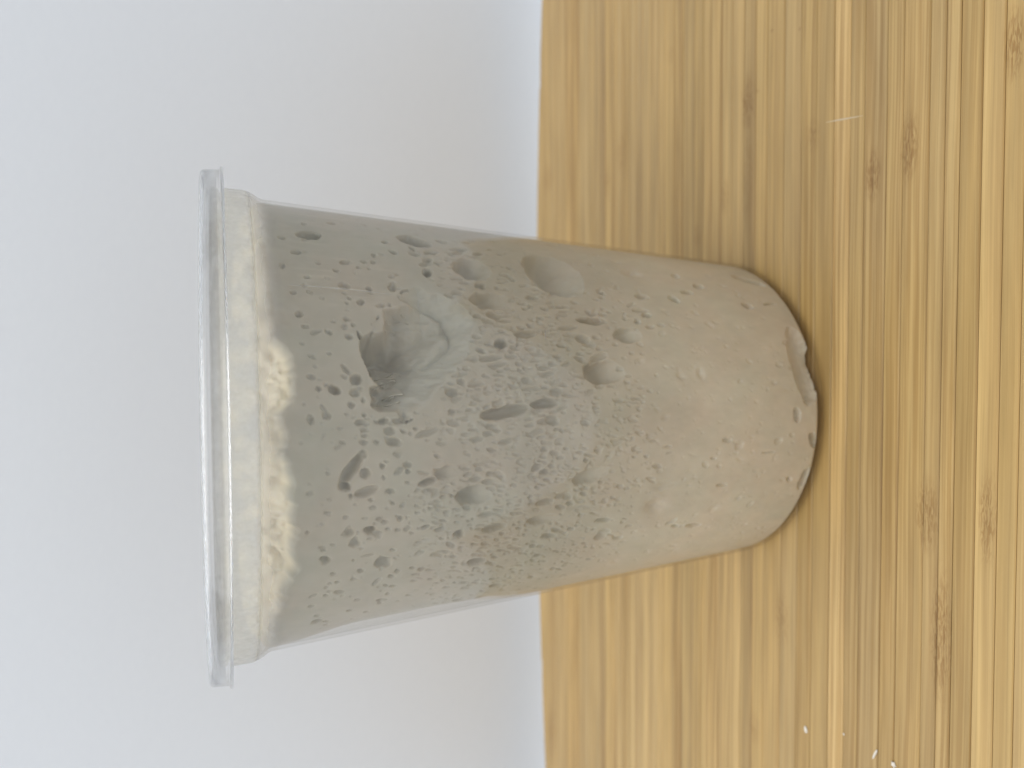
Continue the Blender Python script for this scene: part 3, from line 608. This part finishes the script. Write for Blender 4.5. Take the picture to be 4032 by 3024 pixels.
# faint dimples and pinholes in the tight crumb near the base
for _ in range(750):
    a = rng.uniform(-172, -8); z = rng.uniform(3.5, 62)
    ln = float(np.clip(rng.lognormal(-0.9, 0.5), 0.2, 1.5)); tl = rng.uniform(-.6, .6)
    carve('s' if rng.random() < 0.5 else 'q', a, z, ln * math.sin(tl), ln * math.cos(tl), .6 * ln * math.cos(tl), -.6 * ln * math.sin(tl))

# the one large cavity with a torn upper edge
STEEP = [(-56.9, 109.12), (-59.05, 108.99), (-59.55, 107.31), (-60.93, 109.79), (-62.39, 112.4), (-64.11, 112.76), (-66.94, 113.2), (-68.42, 115.71), (-63.73, 114.21), (-63.31, 113.34), (-65.18, 114.71),
         (-67.52, 115.64), (-68.93, 117.29), (-67.2, 118.33), (-68.96, 118.1), (-70.25, 117.65), (-71.96, 117.86), (-74.47, 117.39), (-76.52, 116.7), (-77.64, 116.49), (-79.57, 115.15), (-79.96, 116.69),
         (-81.55, 116.85), (-83.14, 116.56), (-84.72, 116.7), (-85.57, 114.85), (-85.68, 111.58), (-87.49, 111.45), (-88.45, 110.37), (-87.61, 108.68), (-85.79, 108.25)]
FADE = [(-85.79, 108.25), (-84.2, 106.5), (-81.13, 103.49), (-76.83, 99.3), (-72.28, 96.48), (-66.43, 94.16), (-62.31, 93.99), (-57.91, 97.05), (-55.54, 101.8), (-54.4, 104.65), (-55.19, 106.35), (-56.9, 109.12)]
RB = Rout(106)
def flat(pts): return np.array([((a + 72) * math.pi / 180 * RB, z - 106) for a, z in pts])
def seg_dist(px_, py_, poly):
    d = np.full(px_.shape, 1e9)
    for (ax, ay), (bx, by) in zip(poly[:-1], poly[1:]):
        vx, vy = bx - ax, by - ay; L2 = vx * vx + vy * vy + 1e-9
        tt = np.clip(((px_ - ax) * vx + (py_ - ay) * vy) / L2, 0, 1)
        d = np.minimum(d, np.hypot(px_ - ax - tt * vx, py_ - ay - tt * vy))
    return d
def inside(px_, py_, poly):
    r = np.zeros(px_.shape, bool)
    for (ax, ay), (bx, by) in zip(poly, np.roll(poly, -1, 0)):
        c = ((ay > py_) != (by > py_)) & (px_ < (bx - ax) * (py_ - ay) / (by - ay + 1e-12) + ax)
        r ^= c
    return r
i0, i1 = np.searchsorted(th[:nF], [-92, -50]); j0, j1 = np.searchsorted(zz, [90, 122])
sl = (slice(i0, i1), slice(j0, j1))
cx = np.radians(TH[sl] + 72) * RB + 0.9 * wx[sl]; cz = ZZ[sl] - 106 + 0.9 * wz[sl]
st, fd = flat(STEEP), flat(FADE)
ins = inside(cx, cz, np.concatenate([st, fd[1:-1]]))
ds_, df_ = seg_dist(cx, cz, st), seg_dist(cx, cz, fd)
prof = (1 - np.exp(-ds_ / 1.3)) * np.clip(df_ / 14.0, 0, 1)
cav = 13.0 * prof
def ell(cx0, cz0, rx, rz, ang):
    c_, s_ = math.cos(ang), math.sin(ang); x = cx - cx0; y = cz - cz0
    return np.hypot((x * c_ + y * s_) / rx, (-x * s_ + y * c_) / rz)
l1 = flat([(-66.8, 106.5)])[0]
q = ell(l1[0], l1[1], 7.0, 7.6, 0.35)                              # dough swelling up inside the cavity
cav = cav - 3.4 * np.clip(1 - q * q, 0, 1) ** 0.7 * sstep(0.8, 6.0, ds_)
crease = np.exp(-((q - 1.0) / 0.10) ** 2) * sstep(l1[1] - 1, l1[1] - 4, cz) * sstep(-6.5, -3.5, cx) * 0.4
cav = cav + crease * sstep(1.0, 4.0, df_)
cav = cav + 0.55 * fbm(cx / 1.3, cz / 2.6, 40) * sstep(0.2, 2, ds_) + 0.10 * vnoise(cx / .6, cz / 2.6, 44) * sstep(0.2, 2, ds_)
cav = np.where(ins, np.maximum(cav, 0.05 + 0.5 * sstep(0, 2.0, np.minimum(ds_, df_))), 0)
depth[sl] = np.maximum(np.where(ins, 0, depth[sl]), cav)
pale = np.zeros_like(TH)  # mask for light on the cavity ramp, painted as a paler tone
sd = np.where(ins, df_, -df_)
pn = 1.3 * fbm(cx / 2.2, cz / 2.2, 47)
pale[sl] = sstep(-2.2, 2.2, sd + pn) * np.where(ins, sstep(0, 2.5, ds_), 1) * np.where(ins, 0.3 + 0.7 * sstep(10, 3.0, df_ + pn), 1) * sstep(0.3, 1.5, ds_)

# where the dough lets go of the wall, near the top
E_A = [-188, -139.7, -132.5, -126.3, -120.1, -115.9, -109.8, -100.5, -96.3, -91.3, -85.9, -81.5, -76.9, -73.8, -69.1, -65.2, -59.8, -49.3, -30.3, 8, 172.1]
E_Z = [133.5, 133.2, 131.8, 131.3, 129.2, 130.2, 129.6, 130.0, 131.0, 131.4, 131.5, 129.3, 129.7, 130.3, 133.0, 133.2, 134.0, 134.4, 134.0, 133.5, 133.5]
ze = np.interp(TH, E_A, E_Z) + 0.45 * vnoise(S / 2.4, S * 0, 71) + 0.35 * vnoise(S / .9, S * 0, 73)
rise = ZZ - ze
inset = np.where(rise > 0, 0.9 * np.clip(rise, 0, 1) ** 1.6 + 0.85 * np.clip(rise - 1, 0, None), 0)
lump = fbm(S / 4.2, ZZ / 3.0, 81) * 2.4 + fbm(S / 1.5, ZZ / 1.3, 91) * 0.8
inset = inset + sstep(0.2, 2.5, rise) * (lump + 0.6)
# shallow slump away from the wall on the far left side
sl_ = sstep(-145, -156, TH + 2.2 * vnoise(S * 0, ZZ / 9, 52)) * sstep(72, 84, ZZ + 2.5 * vnoise(S / 3, ZZ / 3, 54)) * sstep(132, 114, ZZ) * 1.6
relief = 0.05 * fbm(S / 7, ZZ / 9, 21) + 0.02 * vnoise(S / .9, ZZ / 1.6, 23)
small = sstep(12, 30, ZZ)
r_in = np.where(ZZ < 3.2, 41.2 + (ZZ - 1.5) / 1.7 * (R3 - t - 41.2), Rout(np.minimum(ZZ, ZC - 1.2)) - t) - GAP * 0.12
RR = r_in - np.maximum(inset, 0) - np.maximum(depth, 0) - sl_ - np.maximum(relief + 0.05, 0)
side = np.stack([RR * np.cos(np.radians(TH)), RR * np.sin(np.radians(TH)), ZZ], -1).reshape(-1, 3)
i = np.arange(nT); i2 = (i + 1) % nT
j = np.arange(nZ - 1)
I, J = np.meshgrid(i, j, indexing='ij'); I2 = (I + 1) % nT
Fq = np.stack([I * nZ + J, I2 * nZ + J, I2 * nZ + J + 1, I * nZ + J + 1], -1).reshape(-1, 4)
# rounded crown and flat base
cap = []; rows = 9
topR = RR[:, -1]
Vs = [side]; Fs = [Fq]; basei = nT * nZ; prev_idx = i * nZ + nZ - 1
for k in range(1, rows + 1):
    f_ = 1 - k / (rows + 0.3)
    zc_ = Z1 + 2.2 * (1 - f_ * f_) + 0.5 * vnoise(topR * f_ * np.cos(np.radians(th)) / 6 + 50, topR * f_ * np.sin(np.radians(th)) / 6 + 50, 99)
    Vs.append(np.stack([topR * f_ * np.cos(np.radians(th)), topR * f_ * np.sin(np.radians(th)), zc_], -1))
    idx = basei + i
    Fs.append(np.stack([prev_idx, prev_idx[i2], idx[i2], idx], -1)); prev_idx = idx; basei += nT
prev_idx = i * nZ
for f_ in (0.6, 0.05):
    b0 = RR[:, 0] * f_
    Vs.append(np.stack([b0 * np.cos(np.radians(th)), b0 * np.sin(np.radians(th)), np.full(nT, Z0)], -1))
    idx = basei + i
    Fs.append(np.stack([idx, idx[i2], prev_idx[i2], prev_idx], -1)); prev_idx = idx; basei += nT
V = np.concatenate(Vs); F = np.concatenate(Fs)
me = mesh_np('dough', V, F)
# colour: beige flour dough, creamier loose crown, light painted paler on the skin in the big cavity
base_c = np.array([0.462, 0.435, 0.362]); cream = np.array([0.80, 0.725, 0.55]); lit_skin = np.array([0.50, 0.505, 0.45])
mot = (fbm(S / 6, ZZ / 9, 31) * 0.06 + fbm(S / 1.6, ZZ / 2.4, 37) * 0.055)[..., None]
C = base_c * (1 + mot * np.array([1.0, 1.0, 1.1]))
hue = fbm(S / 8, ZZ / 8, 61)[..., None]
film = sstep(0.15, 0.7, fbm(S / .7, ZZ / 7, 66)) * sstep(100, 118, ZZ) * sstep(-75, -58, TH)
C = C * (1 + 0.10 * film[..., None])
C = C * (1 + hue * np.array([0.035, -0.012, -0.02]))
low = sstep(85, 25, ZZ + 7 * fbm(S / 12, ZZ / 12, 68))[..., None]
C = C * (1 + low * np.array([0.55, 0.53, 0.53]))      # light on the lower dough, painted in as a brighter tone
crown_mix = sstep(0.4, 2.2, rise)[..., None]  # turns to cream above the contact edge
C = C * (1 - crown_mix) + cream * crown_mix
C = C * (1 - 0.55 * pale[..., None]) + lit_skin * 0.55 * pale[..., None]
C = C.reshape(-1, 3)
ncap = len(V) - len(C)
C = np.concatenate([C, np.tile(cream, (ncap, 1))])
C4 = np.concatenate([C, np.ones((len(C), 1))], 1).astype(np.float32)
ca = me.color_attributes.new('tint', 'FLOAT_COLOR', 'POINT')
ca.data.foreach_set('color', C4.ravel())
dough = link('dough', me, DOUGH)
dough['label'] = 'bubbly beige bread dough filling the clear tub, with one large torn air pocket'
dough['category'] = 'dough'

# thin gluten strands stretched across the large cavity
STR = [([(-75.96, 111.76), (-75.78, 109.06)], 0.10), ([(-78.76, 113.3), (-77.83, 111.6), (-77.41, 110.1)], 0.22), ([(-79.57, 114.25), (-78.55, 113.84), (-78.04, 112.35)], 0.14),
       ([(-82.41, 113.47), (-81.63, 111.8), (-81.36, 109.57)], 0.2), ([(-63.99, 112.75), (-63.99, 110.87), (-62.87, 108.85)], 0.11), ([(-61.48, 108.7), (-62.46, 108.42), (-61.79, 107.77)], 0.12),
       ([(-75.68, 115.67), (-75.47, 114.93)], 0.13), ([(-83.95, 115.87), (-83.79, 114.43)], 0.11), ([(-82.83, 112.58), (-81.64, 111.06)], 0.15),
       ([(-76.9, 114.6), (-77.3, 112.2), (-76.7, 110.2)], 0.12), ([(-80.4, 115.6), (-79.0, 112.6)], 0.16), ([(-84.2, 113.6), (-83.2, 110.4)], 0.12), ([(-65.9, 112.4), (-65.2, 109.6)], 0.12), ([(-61.9, 110.6), (-63.2, 108.9), (-62.8, 106.9)], 0.1), ([(-74.6, 115.9), (-74.9, 113.4)], 0.1)]
STRAND = m_plain('stretched_gluten', (0.52, 0.495, 0.42), 0.4)
for pts, rad in STR:
    P = []
    for k in range(len(pts) - 1):
        for s in np.linspace(0, 1, 5)[(0 if k == 0 else 1):]:
            a, z = (1 - s) * np.array(pts[k]) + s * np.array(pts[k + 1])
            P.append((a, z))
    n = len(P); V = []; F = []
    for k, (a, z) in enumerate(P):
        fr_ = k / (n - 1)
        # sink to the dough at both ends
        ii = int(np.argmin(abs(th - a))); jj = int(np.argmin(abs(zz - z)))
        rr_ = RR[ii, jj] * (1 - math.sin(math.pi * fr_) * 0.5) + (Rout(z) - t - 1.1) * math.sin(math.pi * fr_) * 0.5
        rad_ = 1.0 * rad * (0.5 + 0.9 * abs(fr_ - 0.5) * 2 + 0.25 * math.sin(k * 2.1))
        aa = math.radians(a)
        c = np.array([rr_ * math.cos(aa), rr_ * math.sin(aa), z]); e1 = np.array([-math.sin(aa), math.cos(aa), 0]); e2 = np.array([math.cos(aa), math.sin(aa), 0])
        for h in range(6):
            V.append(c + rad_ * (e1 * math.cos(h * math.pi / 3) + e2 * math.sin(h * math.pi / 3)))
        if k:
            for h in range(6): F.append((k * 6 - 6 + h, k * 6 - 6 + (h + 1) % 6, k * 6 + (h + 1) % 6, k * 6 + h))
    link('gluten_strand', mesh_np('gluten_strand', V, F), STRAND, dough)

# ---------------------------------------------------------------- dry flakes lying on the board
def flake(name, x, y, a, b, rot, seed, label, pts=9, star=0.0, h=0.35):
    r = np.random.default_rng(seed)
    V = []; F = []
    for lvl, (s, z) in enumerate([(1.0, 0.0), (1.0, h * .55), (0.6, h)]):
        for k in range(pts):
            an = 2 * math.pi * k / pts
            rad = (1 + (star if k % 2 else -star)) * (1 + r.uniform(-.12, .12))
            V.append((s * a * rad * math.cos(an), s * b * rad * math.sin(an), z + (r.uniform(-.06, .06) if lvl else 0)))
    for lvl in range(2):
        for k in range(pts):
            F.append((lvl * pts + k, lvl * pts + (k + 1) % pts, lvl * pts + pts + (k + 1) % pts, lvl * pts + pts + k))
    me = bpy.data.meshes.new(name)
    me.from_pydata([tuple(c * MM for c in v) for v in V], [], F + [tuple(range(2 * pts, 3 * pts)), tuple(reversed(range(pts)))])
    o = link(name, me, CRUMB)
    o.location = (x * MM, y * MM, 0.02 * MM); o.rotation_euler = (0, 0, rot)
    o['label'] = label; o['category'] = 'crumb'; o['group'] = 'dry dough flakes on the cutting board'
    return o
flake('dough_flake', -84.4, -33.9, 0.95, 0.55, 0.15, 1, 'rounded white dough flake, farthest back of the flakes on the board')
flake('dough_flake', -80.4, -56.3, 1.6, 0.3, -0.45, 2, 'long thin slanting white dough splinter on the board', pts=8)
flake('dough_flake', -80.4, -61.5, 0.7, 0.62, 0.2, 3, 'small jagged star shaped white dough crumb on the board', pts=10, star=0.28)
flake('dough_flake', -79.9, -46.8, 0.28, 0.26, 0.2, 4, 'tiny pale speck of dough on the lightest strip of the board', pts=7, h=.2)
# a pale knife nick across the grain
xs = np.linspace(0, 1, 9)
V = []; F = []
for k, s in enumerate(xs):
    x, y = 72.6 - 2.2 * s, -43.2 - 11.7 * s
    ca_, sa_ = math.cos(-TILT), math.sin(-TILT)
    X_, Y_ = x * ca_ - y * sa_, x * sa_ + y * ca_
    wv = 0.22 * math.sin(math.pi * (0.06 + 0.9 * s))
    V += [(X_ - wv, Y_, 18.035), (X_, Y_, 18.07), (X_ + wv, Y_, 18.035)]
    if k: F += [(k * 3 - 3, k * 3 - 2, k * 3 + 1, k * 3), (k * 3 - 2, k * 3 - 1, k * 3 + 2, k * 3 + 1)]
link('knife_nick', mesh_np('knife_nick', V, F), m_plain('scored_bamboo', (0.62, 0.50, 0.33)), board)
